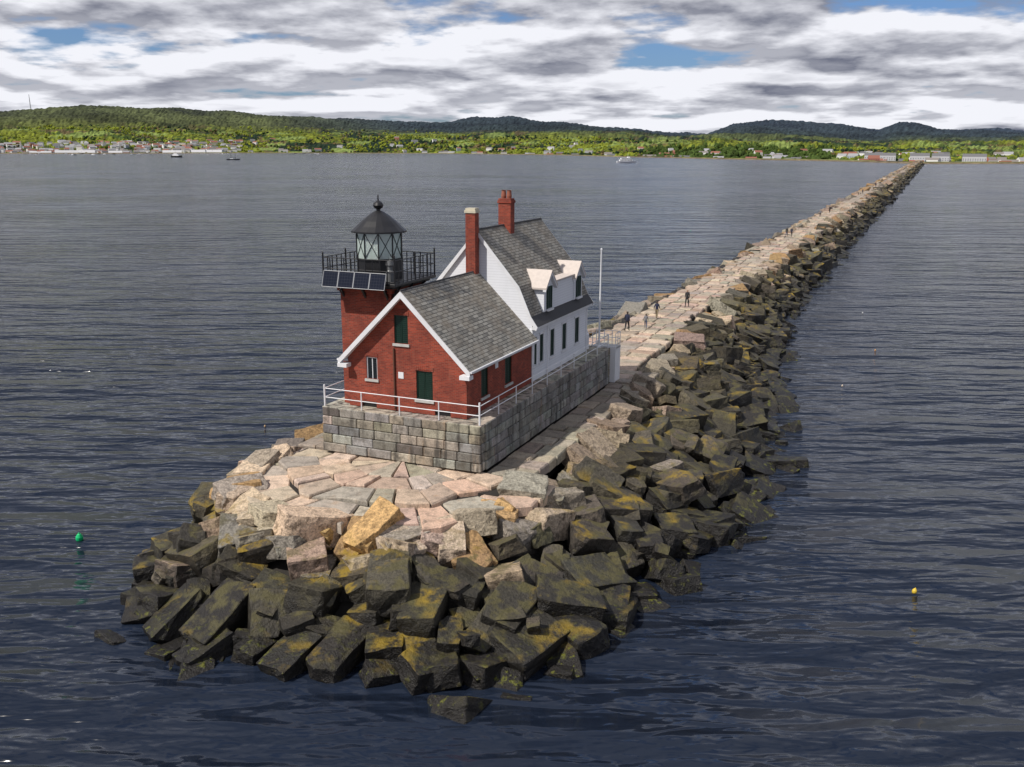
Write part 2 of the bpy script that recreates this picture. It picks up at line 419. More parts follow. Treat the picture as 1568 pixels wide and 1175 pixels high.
poly_lathe(mb,[(RL+.02,zg1-.03),(RL+.24,zg1-.02),(RL+.24,zg1+.06),(1.15,zg1+.30),(.88,zg1+.56),(.58,zg1+.80),(.33,zg1+.97),(.2,zg1+1.05),(.01,zg1+1.05)],20,0)
mb.lathe([(.11,zg1+1.0),(.11,zg1+1.14),(.22,zg1+1.2),(.28,zg1+1.33),(.22,zg1+1.47),(.1,zg1+1.55),(.04,zg1+1.6),(.03,zg1+1.85),(0,zg1+1.9)],TCX,TCY,16,0)
mb.build('lantern_room',[blackm],LH)
gm=bpy.data.materials.new('lantern_glass'); gm.use_nodes=True; nt=gm.node_tree; nt.nodes.clear()
o_=nt.nodes.new('ShaderNodeOutputMaterial');mx=nt.nodes.new('ShaderNodeMixShader');tr=nt.nodes.new('ShaderNodeBsdfTransparent');gl=nt.nodes.new('ShaderNodeBsdfGlossy')
df=nt.nodes.new('ShaderNodeBsdfDiffuse'); df.inputs[0].default_value=(.78,.92,.86,1); mx2=nt.nodes.new('ShaderNodeMixShader'); mx2.inputs[0].default_value=.42
gl.inputs['Roughness'].default_value=.03; tr.inputs[0].default_value=(.88,.97,.93,1); mx.inputs[0].default_value=.4
nt.links.new(tr.outputs[0],mx.inputs[1]);nt.links.new(gl.outputs[0],mx.inputs[2]);nt.links.new(mx.outputs[0],mx2.inputs[1]);nt.links.new(df.outputs[0],mx2.inputs[2]);nt.links.new(mx2.outputs[0],o_.inputs[0])
mb=MB(); mb.add(ring(RL-.02,zg0)+ring(RL-.02,zg1),[(i,(i+1)%NS,(i+1)%NS+NS,i+NS) for i in range(NS)]); mb.build('lantern_glass',[gm],LH)
mb=MB(); pr=[(.12,zg0),(.3,zg0+.06)]
for i in range(10): pr+=[(.52,zg0+.12+i*.09),(.44,zg0+.17+i*.09)]
pr+=[(.02,zg0+1.08)]
mb.lathe(pr,TCX,TCY,16); lm=Mt('lens_prisms',.12,(.8,.9,.86)); mb.build('beacon_lens',[lm.m],LH)
sp=Mt('solar_cells',.3,(.008,.012,.03)); o=sp.obj(); x,y,z=sp.sep(o)[:3]
grid=sp.math('MAXIMUM',sp.math('GREATER_THAN',sp.math('FRACT',sp.math('MULTIPLY',x,6.4)),.93),sp.math('GREATER_THAN',sp.math('FRACT',sp.math('MULTIPLY',z,7.0)),.93))
sp.col(sp.mix(grid,(.006,.009,.022),(.04,.045,.06))); sp.b.inputs['Specular IOR Level'].default_value=.25
mb=MB()
yy=TCY-G-.02
for i in range(4):
    x0=TCX-1.95+i*.92; x1=x0+.89
    top=(yy-.06,z0+.5); bot=(yy-.3,z0-.28)
    mb.add([(x0,top[0],top[1]),(x1,top[0],top[1]),(x1,bot[0],bot[1]),(x0,bot[0],bot[1]),(x0,top[0]+.03,top[1]-.02),(x1,top[0]+.03,top[1]-.02),(x1,bot[0]+.03,bot[1]-.02),(x0,bot[0]+.03,bot[1]-.02)],
      [(0,3,2,1),(4,5,6,7),(0,1,5,4),(1,2,6,5),(2,3,7,6),(3,0,4,7)],0)
    for p,q in (((x0,)+top,(x1,)+top),((x0,)+bot,(x1,)+bot),((x0,)+top,(x0,)+bot),((x1,)+top,(x1,)+bot)): mb.tube(p,q,.018,n=5,mi=1)
    mb.tube((x0+.4,yy+.0,z0+.45),(x0+.4,top[0],top[1]),.02,n=5,mi=1); mb.tube((x0+.4,yy+.03,z0-.1),(x0+.4,bot[0],bot[1]),.02,n=5,mi=1)
mb.build('solar_panels',[sp.m,weathered('aluminium',(.4,.41,.43),.35)],LH)
mb=MB(); e=.12
railing(mb,[(-e,FL-.2,.01),(-e,e,.01),(-FW+e,e,.01),(-FW+e,FL-.2,.01)],.95,2.3,.032,(1,.5))
for p in ((-e,e),(-FW+e,e)): mb.tube((p[0],p[1],.01),(p[0],p[1],1.15),.05)
railing(mb,[(-e,FL-.1,.01),(-3.5,FL-.1,.01)],.95,1.1,.03,(1,.66,.33))
mb.build('foundation_railing',[white],LH)
mb=MB()
mb.box(-1.4,.35,FL+.05,FL+.15,-H,.1,0); mb.box(.25,.35,FL+.15,FL+1.2,-H,.0,0); mb.box(-1.4,.35,FL+.15,FL+1.25,-.1,.02,1)
for i in range(10): mb.box(-2.6-i*0,-1.45,FL+.1+i*.28,FL+.38+i*.28,-H,-.02-i*.235,1)
railing(mb,[(.3,FL+.2,.02),(.3,FL+1.2,.02),(-1.4,FL+1.2,.02)],.95,.5,.03,(1,.5))
mb.build('white_landing_stair',[white,sill],LH)
mb=MB(); mb.lathe([(0,.02),(.28,.02),(.28,1.0),(.2,1.12),(0,1.15)],-1.5,19.6,16); mb.lathe([(.2,1.1),(.2,1.25),(0,1.3)],-1.5,19.6,12)
mb.build('white_tank',[white],LH)
FP=empty('flagpole',(*w2(-.75,20.4),FT),0)
mb=MB(); mb.lathe([(.14,0),(.14,.15),(.07,.2),(.06,3),(.04,6.6),(.0,6.6)],0,0,12); mb.lathe([(0,6.58),(.08,6.66),(0,6.76)],0,0,10)
mb.build('pole',[white],FP)

# ---------------------------------------------------------------- breakwater deck & apron
mb=MB()
pinks=[(.60,.47,.36),(.55,.43,.34),(.48,.42,.34),(.62,.51,.39),(.42,.37,.31),(.57,.42,.33),(.50,.43,.35)]
def slabq(q,z1,th,c):
    cx=sum(p[0] for p in q)/len(q); cy=sum(p[1] for p in q)/len(q)
    n=len(q); tops=[z1+random.uniform(-.03,.03) for _ in q]
    def ins(p,d):
        L=math.hypot(p[0]-cx,p[1]-cy); k=1-d/max(L,.1); return (cx+(p[0]-cx)*k,cy+(p[1]-cy)*k)
    a=[(*p,z1-th) for p in q]; b=[(*p,t-.07) for p,t in zip(q,tops)]; c_=[(*ins(p,.08),t) for p,t in zip(q,tops)]
    fs=[tuple(range(2*n,3*n))]
    for i in range(n): j=(i+1)%n; fs+=[(i,j,j+n,i+n),(i+n,j+n,j+2*n,i+2*n)]
    mb.add(a+b+c_,fs,0,c)
ac=(-4.6,.4)
rings=[(.25,2.6,7),(2.6,4.2,9),(4.2,6.0,11),(6.0,8.1,13)]
for ri,(r0,r1,n) in enumerate(rings):
    A=[math.pi+ (math.pi)*(i+random.uniform(-.25,.25)*(0<i<n))/n for i in range(n+1)]
    skew=[random.uniform(-.05,.05) for _ in A]
    for i in range(n):
        rr1=r1+(random.uniform(-.6,.3) if r1>7 else 0)
        g_=.05/ r1
        q=[]
        for aa,rr,sk in ((A[i]+g_,r0+.04,0),(A[i+1]-g_,r0+.04,0),(A[i+1]-g_,rr1,skew[i+1]),((A[i]+A[i+1])/2,rr1+.04,0),(A[i]+g_,rr1,skew[i])):
            rr=rr*(1+.05*math.sin(aa*7+ri)+.03*math.sin(aa*13)) if rr>r0+.1 or ri>0 else rr
            q.append((ac[0]+rr*math.cos(aa+sk),ac[1]+rr*math.sin(aa+sk)))
        slabq([q[0],q[4],q[3],q[2],q[1]],DECK+random.uniform(-.05,.05)-.012*r1-(.16 if r1>7 else 0),.5,rc(random.choice(pinks),.17))
for (xa,xb,ya,yb) in ((.05,2.5,.4,24),(-11.2,-9.25,.4,24)):
    y=ya
    while y<yb:
        h=random.uniform(1.0,1.8); xm=xa+(xb-xa)*random.uniform(.4,.6)
        for p,q in ((xa,xm),(xm,xb)):
            slabq([(p+.03,y+.03),(q-.03,y+.03),(q-.03+random.uniform(-.1,.05),y+h-.03),(p+.03,y+h-.03)],DECK+random.uniform(-.08,.04),.5,rc((.36,.31,.25),.25))
        y+=h
y=20.8
while y<270:
    h=random.uniform(.9,1.6)
    xl=-6.1 - max(0,(40-y)/20)*2.5; xr=-.7+max(0,(46-y)/26)*1.8
    xs=[xl+random.uniform(-.3,.3)]; n=4
    for i in range(1,n): xs.append(xl+(xr-xl)*(i+random.uniform(-.2,.2))/n)
    xs.append(xr+random.uniform(-.35,.35))
    for p,q in zip(xs[:-1],xs[1:]):
        slabq([(p+.03,y+.02),(q-.03,y+.02),(q-.03,y+h-.02),(p+.03,y+h-.02)],DECK+random.uniform(-.06,.05),.5,rc(tuple(v*.88 for v in random.choice(pinks)),.25))
    y+=h
mb.build('deck_slabs',[slabm],BW)
mb=MB()
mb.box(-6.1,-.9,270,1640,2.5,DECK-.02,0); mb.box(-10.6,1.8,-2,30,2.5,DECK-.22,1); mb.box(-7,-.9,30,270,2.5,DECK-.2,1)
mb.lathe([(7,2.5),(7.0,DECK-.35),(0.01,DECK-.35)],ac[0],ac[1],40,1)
mb.build('deck_core',[deckfar,corem],BW)

C=[(-1,1640,4.0,1640),(-1,600,4.1,600),(-1,300,4.2,300),(-1,150,4.3,150),(-1,80,4.8,80),(-.6,55,7.0,55),(0,46,8.0,46),(1.2,30,10.2,30),(2.4,15,12.0,15),(2.5,6,11.3,6.5),
(2.5,0.5,10.0,0),(2.0,-2.6,8.8,-5),(.3,-5.6,8.3,-9.6),(-2,-7.1,4.6,-12.3),(-4.6,-7.5,-1,-13.8),(-7.1,-7.1,-5.6,-14.4),(-9.6,-5.6,-10.2,-13.0),(-11.2,-3.0,-12.6,-9.3),(-11.6,0,-14.2,-1.5),
(-11.2,12,-15,12),(-9,25,-13,25),(-7,46,-11.5,46),(-6,80,-10.6,80),(-6,150,-10.4,150),(-6,300,-10.2,300),(-6,1640,-10,1640)]
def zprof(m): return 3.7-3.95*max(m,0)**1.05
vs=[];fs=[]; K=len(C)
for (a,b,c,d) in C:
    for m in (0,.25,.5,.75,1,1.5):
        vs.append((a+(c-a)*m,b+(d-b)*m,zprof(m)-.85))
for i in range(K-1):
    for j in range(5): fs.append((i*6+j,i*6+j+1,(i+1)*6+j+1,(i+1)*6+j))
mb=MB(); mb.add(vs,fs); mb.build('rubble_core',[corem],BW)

def rock_template(seed,near=True):
    rnd=random.Random(seed); bm=bmesh.new()
    tp=rnd.random()
    for sx in (-1,1):
        for sy in (-1,1):
            for sz in (-1,1):
                j=lambda a:1-rnd.random()*a
                jz=.10 if (sz>0 and tp<.65) else .35
                if rnd.random()<.28:
                    bm.verts.new((sx*j(.10),sy*j(.8),sz*j(jz))); bm.verts.new((sx*j(.8),sy*j(.10),sz*j(jz)))
                else: bm.verts.new((sx*j(.27),sy*j(.27),sz*j(jz)))
    if tp>.8: bm.verts.new((rnd.uniform(-.5,.5),rnd.uniform(-.5,.5),1.2))
    r=bmesh.ops.convex_hull(bm,input=bm.verts[:])
    bmesh.ops.delete(bm,geom=[g for g in r['geom_interior'] if isinstance(g,bmesh.types.BMVert)],context='VERTS')
    bmesh.ops.dissolve_limit(bm,angle_limit=R(9),verts=bm.verts[:],edges=bm.edges[:])
    if near:
        try: bmesh.ops.bevel(bm,geom=bm.edges[:],offset=.035,segments=1,affect='EDGES',profile=.6,clamp_overlap=True)
        except Exception: pass
        bmesh.ops.triangulate(bm,faces=bm.faces[:])
        for it in range(2):
            big=[e for e in bm.edges if e.calc_length()>.34]
            bmesh.ops.subdivide_edges(bm,edges=big,cuts=1,use_grid_fill=True)
            bmesh.ops.triangulate(bm,faces=bm.faces[:])
        off=Vector((seed*3.7,0,0))
        for v in bm.verts:
            v.co+=Vector(noise.noise_vector(v.co*1.2+off))*.09+Vector(noise.noise_vector(v.co*4+off))*.045
    bm.verts.index_update()
    V=np.array([v.co[:] for v in bm.verts],dtype=np.float32)
    L=[];T=[]
    for f in bm.faces: L+=[v.index for v in f.verts]; T.append(len(f.verts))
    bm.free(); return V,np.array(L,dtype=np.int32),np.array(T,dtype=np.int32)
TN=[rock_template(i,True) for i in range(56)]; TF=[rock_template(100+i,False) for i in range(24)]
def merged(name,items,mat,parent=None,smooth=False):
    Vs=[];Ls=[];Ts=[];Cs=[];o=0
    for (V,L,T),Mx,loc,col in items:
        Vs.append(V@np.array(Mx,dtype=np.float32).T+np.array(loc,dtype=np.float32)); Ls.append(L+o); Ts.append(T); o+=len(V)
        Cs.append(np.tile(np.array((*col,1),dtype=np.float32),(len(V),1)))
    V=np.concatenate(Vs);L=np.concatenate(Ls);T=np.concatenate(Ts);Cc=np.concatenate(Cs)
    me=bpy.data.meshes.new(name); me.vertices.add(len(V)); me.vertices.foreach_set('co',V.ravel())
    me.loops.add(len(L)); me.loops.foreach_set('vertex_index',L)
    me.polygons.add(len(T)); st=np.concatenate(([0],np.cumsum(T)[:-1])).astype(np.int32)
    me.polygons.foreach_set('loop_start',st); me.polygons.foreach_set('loop_total',T)
    me.materials.append(mat); me.update(calc_edges=True); me.validate()
    ca=me.color_attributes.new('Col','FLOAT_COLOR','POINT'); ca.data.foreach_set('color',Cc.ravel())
    if not smooth: me.shade_flat()
    o=bpy.data.objects.new(name,me); sc.collection.objects.link(o)
    if parent: o.parent=parent
    return o
light=[(.56,.45,.34),(.48,.40,.31),(.41,.37,.31),(.56,.43,.32),(.34,.31,.27),(.50,.38,.30),(.48,.31,.15)]
olive=[(.095,.084,.050),(.08,.072,.050),(.13,.116,.080),(.07,.06,.038),(.15,.132,.095),(.05,.045,.034),(.11,.10,.08)]
dark=[(.032,.027,.021),(.025,.021,.018),(.05,.043,.034)]
items=[]
def place(p,z,sz,outdir,tmpl,col,til=.3):
    yaw=random.uniform(0,6.28)
    dims=Vector((random.uniform(.8,1.4),random.uniform(.58,.95),random.uniform(.40,.66)))*sz
    Rm=Euler((random.gauss(0,.22),random.gauss(0,.22),yaw)).to_matrix()
    ax=Vector((-outdir[1],outdir[0],0)); Rt=Matrix.Rotation(random.uniform(-.08,til),3,ax)
    items.append((tmpl,Rt@Rm@Matrix.Diagonal(dims),(p[0],p[1],z),col))
for i in range(K-1):
    A=C[i];B=C[i+1]
    front_=10<=i<=17
    inner=Vector(A[:2]);inner2=Vector(B[:2]);outer=Vector(A[2:]);outer2=Vector(B[2:])
    seglen=((inner+outer)/2-(inner2+outer2)/2).length
    u=0.0; 
    while u<seglen:
        f=u/seglen
        I=inner.lerp(inner2,f);O=outer.lerp(outer2,f)
        d=abs(I.y); 
        lod=0 if d<110 else (1 if d<350 else 2)
        sz=(1.02,1.2,1.7)[lod]; step=(1.5,1.7,3.0)[lod]
        W=(O-I).length; n=max(2,int(W*1.06/(step*.9)))
        od=(O-I).normalized()
        for k in range(n+1):
            m=.07+(k+random.uniform(-.3,.3))/n*.96
            along=(inner2-inner).normalized()
            p=I+(O-I)*m+along*random.uniform(-.4,.4)*step
            z=zprof(m)-.25*sz+random.gauss(0,.24)
            if k==0: z=min(z,3.5)
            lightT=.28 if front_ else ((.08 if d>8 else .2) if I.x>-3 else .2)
            q=m+random.gauss(0,.06)
            if q<lightT: col=random.choice(light)
            elif q<.70: col=random.choice(olive) if random.random()<.95 else random.choice(light[2:5])
            else: col=random.choice(dark)
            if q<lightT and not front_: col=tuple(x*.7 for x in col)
            s_=sz*random.uniform(.66,1.34)
            t=random.choice(TN if lod==0 else TF)
            place(p,z,s_,od,t,rc(col,.3))
            if lod==0 and random.random()<.45:
                place(p+Vector((random.uniform(-.9,.9),random.uniform(-.9,.9))),z+random.uniform(-.1,.4)-(.5 if k==0 else 0),s_*random.uniform(.3,.65),od,random.choice(TN),rc(col,.25),.6)
        u+=step*1.12
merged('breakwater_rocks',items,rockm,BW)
print('rocks',len(items))

# ---------------------------------------------------------------- water
def water_mat():
    M=Mt('harbor_water',.06,(.012,.018,.033),spec=.5); M.b.inputs['IOR'].default_value=1.333
    g=M.n('ShaderNodeNewGeometry'); pos=g.outputs['Position']
    v0=M.mapv(pos,(.26,1.0,1),(0,0,R(-8))); v1=M.mapv(pos,(.30,1.0,1),(0,0,R(11))); v2=M.mapv(pos,(.45,1.0,1),(0,0,R(-20)))
    n0=M.noise(v0,.20,2,.5,.3); n1=M.noise(v1,.85,2,.45,.4); n2=M.noise(v2,2.4,1,.5,.3); n3=M.noise(pos,.03,3,.5)
    h=M.math('ADD',M.math('ADD',M.math('MULTIPLY',n1,.85),M.math('MULTIPLY',n2,.12)),M.math('MULTIPLY',n0,2.6))
    amp=M.math('ADD',.55,M.math('MULTIPLY',M.ramp(n3,.3,.7),.6))
    M.bump(M.math('MULTIPLY',h,amp),1.0,1.0)
    big=M.noise(M.mapv(pos,(.4,1,1)),.012,3,.6)
    M.set(M.b.inputs['Roughness'],M.math('ADD',.12,M.math('MULTIPLY',M.ramp(big,.4,.7),.08)))
    return M.m
mb=MB(); n=64; vs=[(0,0,0)]+[(40000*math.cos(2*math.pi*i/n),40000*math.sin(2*math.pi*i/n),0) for i in range(n)]
mb.add(vs,[(0,1+i,1+(i+1)%n) for i in range(n)]); mb.build('water',[water_mat()])

# ---------------------------------------------------------------- far shore terrain
def az_of(x): return math.atan(((x-784)/1450)/1.03)
def tab(xs,ys):
    a=np.array([az_of(x) for x in xs]); b=np.array(ys,dtype=float)
    return lambda z: float(np.interp(z,a,b))
Rs=tab([-900,-300,0,200,400,650,850,960,1100,1300,1415,1568,1900,2600],[3000,3600,3500,3600,4200,4200,3300,2600,2150,1800,1620,1640,1700,1500])
P1=tab([-900,0,100,300,500,700,900,1100,1300,1568,2600],[18,22,26,25,23,20,18,14,8,8,12])
P2=tab([-900,-200,0,50,100,200,300,400,500,600,690,730,780,830,900,1000,1080,1120,1170,1230,1300,1340,1370,1400,1430,1500,1568,1700,2600],
       [30,44,46,50,55,57,53,50,44,40,39,48,49,40,35,25,22,37,42,40,34,28,39,36,27,30,25,34,30])
Rh=tab([-900,0,784,1568,2600],[6200,6500,7000,8200,8200])
KPX=.942/1450
def nz(x,y,s): return noise.noise((x*s,y*s,3.1))
def hgt(az,r):
    rs=Rs(az)+nz(math.sin(az)*3000,0,.004)*90; rh=Rh(az); p1=P1(az);p2=P2(az); r1=rs+.38*(rh-rs)
    if r<rs: return -3*min(1,(rs-r)/30)
    if r<=rs+40.01: 
        return 3.0*(r-rs)/40+.01
    pa=-16.5/(KPX*rs)
    if r<r1: 
        f=max(0.0,(r-rs-40)/(r1-rs-40)); px=pa+(p1-pa)*(f**.8)
    elif r<rh:
        f=(r-r1)/(rh-r1); f=f*f*(3-2*f); px=p1+(p2-p1)*f
    else:
        px=p2*max(0,1-(r-rh)/2500)
    return px*KPX*r+19.5*min(1,(r-rs)/2000+.15)
naz=1000; az0,az1=R(-50),R(50)
me_v=[];cols=[];fs=[]
nr=110
spring=np.array((.175,.205,.024));mid=np.array((.060,.095,.022));con=np.array((.016,.032,.017));brown=np.array((.13,.10,.045))
hillL=np.array((.070,.082,.028));hillR=np.array((.026,.038,.038));field=np.array((.20,.26,.07));tanc=np.array((.24,.19,.12)); haze_blue=np.array((.042,.060,.100))
def landcol(x,y,r,rs,rh,az):
    a=nz(x,y,.0022)+.5*nz(x,y,.009); b=nz(x+999,y,.03)
    if r<rs+35: return tanc*(.7+.5*abs(b))
    f=(r-rs)/(rh-rs)
    c=spring*(.8+.4*b) if a+.35*b>.02 else (mid if a>-.12 else (brown if a>-.22 else con))
    c=c*(1+.6*b)
    if nz(x-500,y,.006)>.3 and f<.5: c=field
    hl=min(1,max(0,(az_of(620)-az)/R(8))); hh=hillL*hl+hillR*(1-hl)
    k=min(1,max(0,(f-.32)/.3)); c=c*(1-k)+(hh*(1+.9*a)*(1+.6*b))*k
    kk=min(1,max(0,(r-5200)/3000))*(.8-.35*hl); c=c*(1-kk)+haze_blue*kk  # distance haze mixed into the land colour, growing with range
    return np.clip(c,.004,1)
for i in range(naz):
    az=az0+(az1-az0)*i/(naz-1); rs=Rs(az)+nz(math.sin(az)*3000,0,.004)*90; rh=Rh(az)
    for j in range(nr):
        if j<4: r=rs+(-30,0.5,20,40)[j]
        else:
            f=(j-3)/(nr-4); r=rs+40+(rh+2600-rs-40)*f**1.25
        x=r*math.sin(az);y=r*math.cos(az); h=hgt(az,r)
        if j>4: h+=random.uniform(0,1)*min(9,(r-rs)/60)+nz(x,y,.004)*min(22,(r-rs)/60)+nz(x,y,.0013)*min(30,(r-rs)/60)*(r<rh-600)
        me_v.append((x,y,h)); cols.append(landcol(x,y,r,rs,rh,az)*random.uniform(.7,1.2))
for i in range(naz-1):
    for j in range(nr-1):
        a=i*nr+j; fs.append((a,a+nr,a+nr+1,a+1))
me=bpy.data.meshes.new('hills'); me.from_pydata(me_v,[],fs)
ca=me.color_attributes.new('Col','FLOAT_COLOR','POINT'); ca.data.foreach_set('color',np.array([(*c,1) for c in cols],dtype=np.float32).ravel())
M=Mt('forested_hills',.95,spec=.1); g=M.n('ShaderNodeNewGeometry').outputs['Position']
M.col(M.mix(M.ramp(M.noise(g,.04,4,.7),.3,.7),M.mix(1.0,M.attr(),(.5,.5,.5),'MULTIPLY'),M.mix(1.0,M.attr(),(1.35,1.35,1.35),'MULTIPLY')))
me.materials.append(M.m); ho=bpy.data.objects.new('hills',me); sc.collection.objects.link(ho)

def tree_t(seed):
    bm=bmesh.new(); rnd=random.Random(seed)
    for k in range(rnd.randint(3,4)):
        r=rnd.uniform(.45,.75); cx,cy,cz=rnd.uniform(-.5,.5),rnd.uniform(-.5,.5),rnd.uniform(.6,1.5)
        res=bmesh.ops.create_icosphere(bm,subdivisions=1,radius=r,matrix=Matrix.Translation((cx,cy,cz)))
        for v in res['verts']: v.co+=Vector(noise.noise_vector(v.co*2.3+Vector((seed,0,0))))*.35
    bm.verts.index_update()
    V=np.array([v.co[:] for v in bm.verts],dtype=np.float32);L=[];T=[]
    for f in bm.faces: L+=[v.index for v in f.verts]; T.append(3)
    bm.free(); return V,np.array(L,dtype=np.int32),np.array(T,dtype=np.int32)
TT=[tree_t(i) for i in range(12)]
items=[]
for _ in range(10000):
    az=random.uniform(R(-38),R(38)); rs=Rs(az)+nz(math.sin(az)*3000,0,.004)*90
    r=rs+45+1500*random.random()**1.5
    x,y=r*math.sin(az),r*math.cos(az)
    if az>az_of(1275) and r<rs+420 and random.random()<.92: continue
    if az<az_of(370) and r<rs+260 and random.random()<.8: continue
    if nz(x-500,y,.006)>.3 or (nz(x,y,.008)<-.2 and random.random()<.7): continue
    s_=random.uniform(4.5,8)
    a=nz(x,y,.0028)+.5*nz(x,y,.011)+random.uniform(-.14,.14)
    if az_of(985)<az<az_of(1270): c=mid*random.uniform(.4,1.2); s_*=1.2
    elif a>.0: c=spring*random.uniform(.7,1.4)
    elif a>-.12: c=mid*random.uniform(.7,1.4)
    elif a>-.22: c=brown*random.uniform(.7,1.3)
    else: c=con
    z=hgt(az,r)
    items.append((random.choice(TT),Matrix.Rotation(random.uniform(0,6),3,'Z')@Matrix.Diagonal((s_,s_,s_*random.uniform(.8,1.15))),(x,y,z-1),tuple(c)))
M=Mt('distant_foliage',.9,spec=.1); M.col(M.attr())
merged('distant_trees',items,M.m)

mb=MB()
hc=[(.8,.8,.8),(.75,.75,.7),(.5,.5,.52),(.65,.62,.54),(.38,.14,.1),(.36,.4,.45),(.8,.8,.8)]
rc2=[(.12,.12,.13),(.2,.18,.17),(.25,.1,.07),(.3,.3,.32)]
def house(az,r,w,d,h,yaw,c,rcx,up=0):
    x,y=r*math.sin(az),r*math.cos(az); z=hgt(az,r)-1+up
    ca_,sa_=math.cos(yaw),math.sin(yaw)
    def T(px,py,pz): return (x+px*ca_-py*sa_,y+px*sa_+py*ca_,z+pz)
    w/=2;d/=2
    vs=[T(*p) for p in [(-w,-d,-3-up),(w,-d,-3-up),(w,d,-3-up),(-w,d,-3-up),(-w,-d,h),(w,-d,h),(w,d,h),(-w,d,h),(-w,0,h+d*.8),(w,0,h+d*.8)]]
    mb.add(vs,[(0,1,5,4),(2,3,7,6),(1,2,6,9,5),(3,0,4,8,7)],0,c); mb.add(vs,[(4,5,9,8),(6,7,8,9)],0,rcx)
    nwin=int(w*2/4)
    for st in range(max(1,int(h/3.2))):
        for k in range(nwin):
            a=-w+(k+.5)*2*w/nwin; zz=1.2+st*3
            mb.add([T(a-.7,-d-.05,zz),T(a+.7,-d-.05,zz),T(a+.7,-d-.05,zz+1.5),T(a-.7,-d-.05,zz+1.5)],[(0,1,2,3)],0,(.05,.06,.08))
for _ in range(380):
    px=random.choice([random.uniform(-60,370),random.uniform(-60,370),random.uniform(-60,370),random.uniform(-300,1300),random.uniform(1280,1700)]); az=az_of(px)
    r=Rs(az)+90+random.random()**1.4*(420 if px<400 else 800)
    house(az,r,random.uniform(14,30),random.uniform(10,15),random.uniform(7,11),random.uniform(-.6,.6)-az,random.choice(hc),random.choice(rc2),up=random.uniform(0,5))
for px in (60,100,130,175,262,300,325):
    az=az_of(px); house(az,Rs(az)+85,random.uniform(45,90),22,9,-az+random.uniform(-.1,.1),random.choice([(.8,.8,.8),(.65,.67,.7)]),(.55,.55,.57))
for _ in range(26):
    az=az_of(random.uniform(380,1250)); house(az,Rs(az)+100,24,13,9,-az,(.8,.8,.76),random.choice(rc2),up=3)
M=Mt('painted_house_walls',.8); M.col(M.attr()); mb.build('town_houses',[M.m])
mb=MB()
for px,w in ((1342,46),(1408,34),(1492,40),(1362,22),(1440,30)):
    az=az_of(px); house(az,Rs(az)+330,w,14,12,-az,(.55,.55,.56),(.14,.14,.15),up=6)
mb.build('resort_hotel',[M.m])
az=az_of(52); r=6300; e_=empty('radio_mast',(r*math.sin(az),r*math.cos(az),hgt(az,r)))
mb=MB()
for a,b in ((0,0),(1,0),(0,1)):
    mb.tube((a*6,b*6,0),(a*1,b*1,95),.8,.5,5)
for k in range(10): mb.tube((6-5*k/10,0,k*9.5),(0,6-5*(k+1)/10,k*9.5+9.5),.4,n=4); mb.tube((0,0,k*9.5),(6-5*(k+1)/10,0,k*9.5+9.5),.4,n=4)
mb.build('lattice',[weathered('mast_steel',(.3,.3,.32))],e_)

# ---------------------------------------------------------------- boats
def hull(mb,L,Bm,D,mi,z0=0,n=14):
    vs=[];fs=[]
    for i in range(n+1):
        f=i/n; x=(f-.5)*L; wd=Bm/2*(max(0,math.sin(math.pi*min(1,(f*.78+.2))))**.7 if f<.98 else .03); sh=D*(1+.35*(abs(f-.45)*2)**2)
        vs+=[(x,-wd,z0+sh),(x,-wd*.75,z0-.3),(x,0,z0-.8),(x,wd*.75,z0-.3),(x,wd,z0+sh)]
    for i in range(n):
        for j in range(4): a=i*5+j; fs.append((a,a+5,a+6,a+1))
        fs.append((i*5,i*5+4,i*5+9,i*5+5))
    fs.append((0,1,2,3,4)); fs.append((n*5+4,n*5+3,n*5+2,n*5+1,n*5)); mb.add(vs,fs,mi)
mb=MB(); e_=empty('excursion_boat',(173,1480,0),R(8)); hull(mb,30,8,2.2,0)
mb.box(-11,9,-3.2,3.2,2.2,4.8,0,ch=.2); mb.box(-9,5,-2.9,2.9,4.9,7.2,0,ch=.2); mb.box(-11.2,9.5,-3.4,3.4,4.78,4.95,0); mb.box(1,5,-2,2,7.2,9,0,ch=.2)
for k in range(8): mb.box(-10+k*2.3,-8.7+k*2.3,-3.25,-3.21,3.2,4.2,1)
for k in range(6): mb.box(-8.5+k*2.2,-7.1+k*2.2,-2.95,-2.91,5.6,6.7,1)
mb.tube((2,0,9),(2,0,14),.12); mb.build('hull_and_cabin',[white,darkglass],e_)
mb=MB(); e_=empty('schooner',(-474,1650,0),R(6)); hull(mb,22,5.5,1.6,0)
mb.box(-5,0,-1.5,1.5,1.6,2.6,1,ch=.1)
mb.tube((-4,0,1),(-4,0,22),.22,.1); mb.tube((4,0,1),(4,0,20),.22,.1); mb.tube((-4,0,4),(-11,0,4.4),.15); mb.tube((4,0,4),(-3,0,4.2),.15); mb.tube((10,0,2),(15,0,3.4),.15,.08)
for a,b in (((-4,0,22),(-11,0,2)),((4,0,20),(15,0,3.4)),((4,0,20),(-4,0,22))): mb.tube(a,b,.05,n=4)
mb.build('hull_and_masts',[blackm,white],e_)
mb=MB(); e_=empty('motor_yacht',(-718,2080,0),R(-15)); hull(mb,26,7,3,0); mb.box(-9,6,-2.6,2.6,3,6,1,ch=.2); mb.box(-6,2,-2.2,2.2,6,8.4,1,ch=.2); mb.tube((-3,0,8),(-3,0,16),.15)
mb.build('hull_and_cabin',[blackm,white],e_)
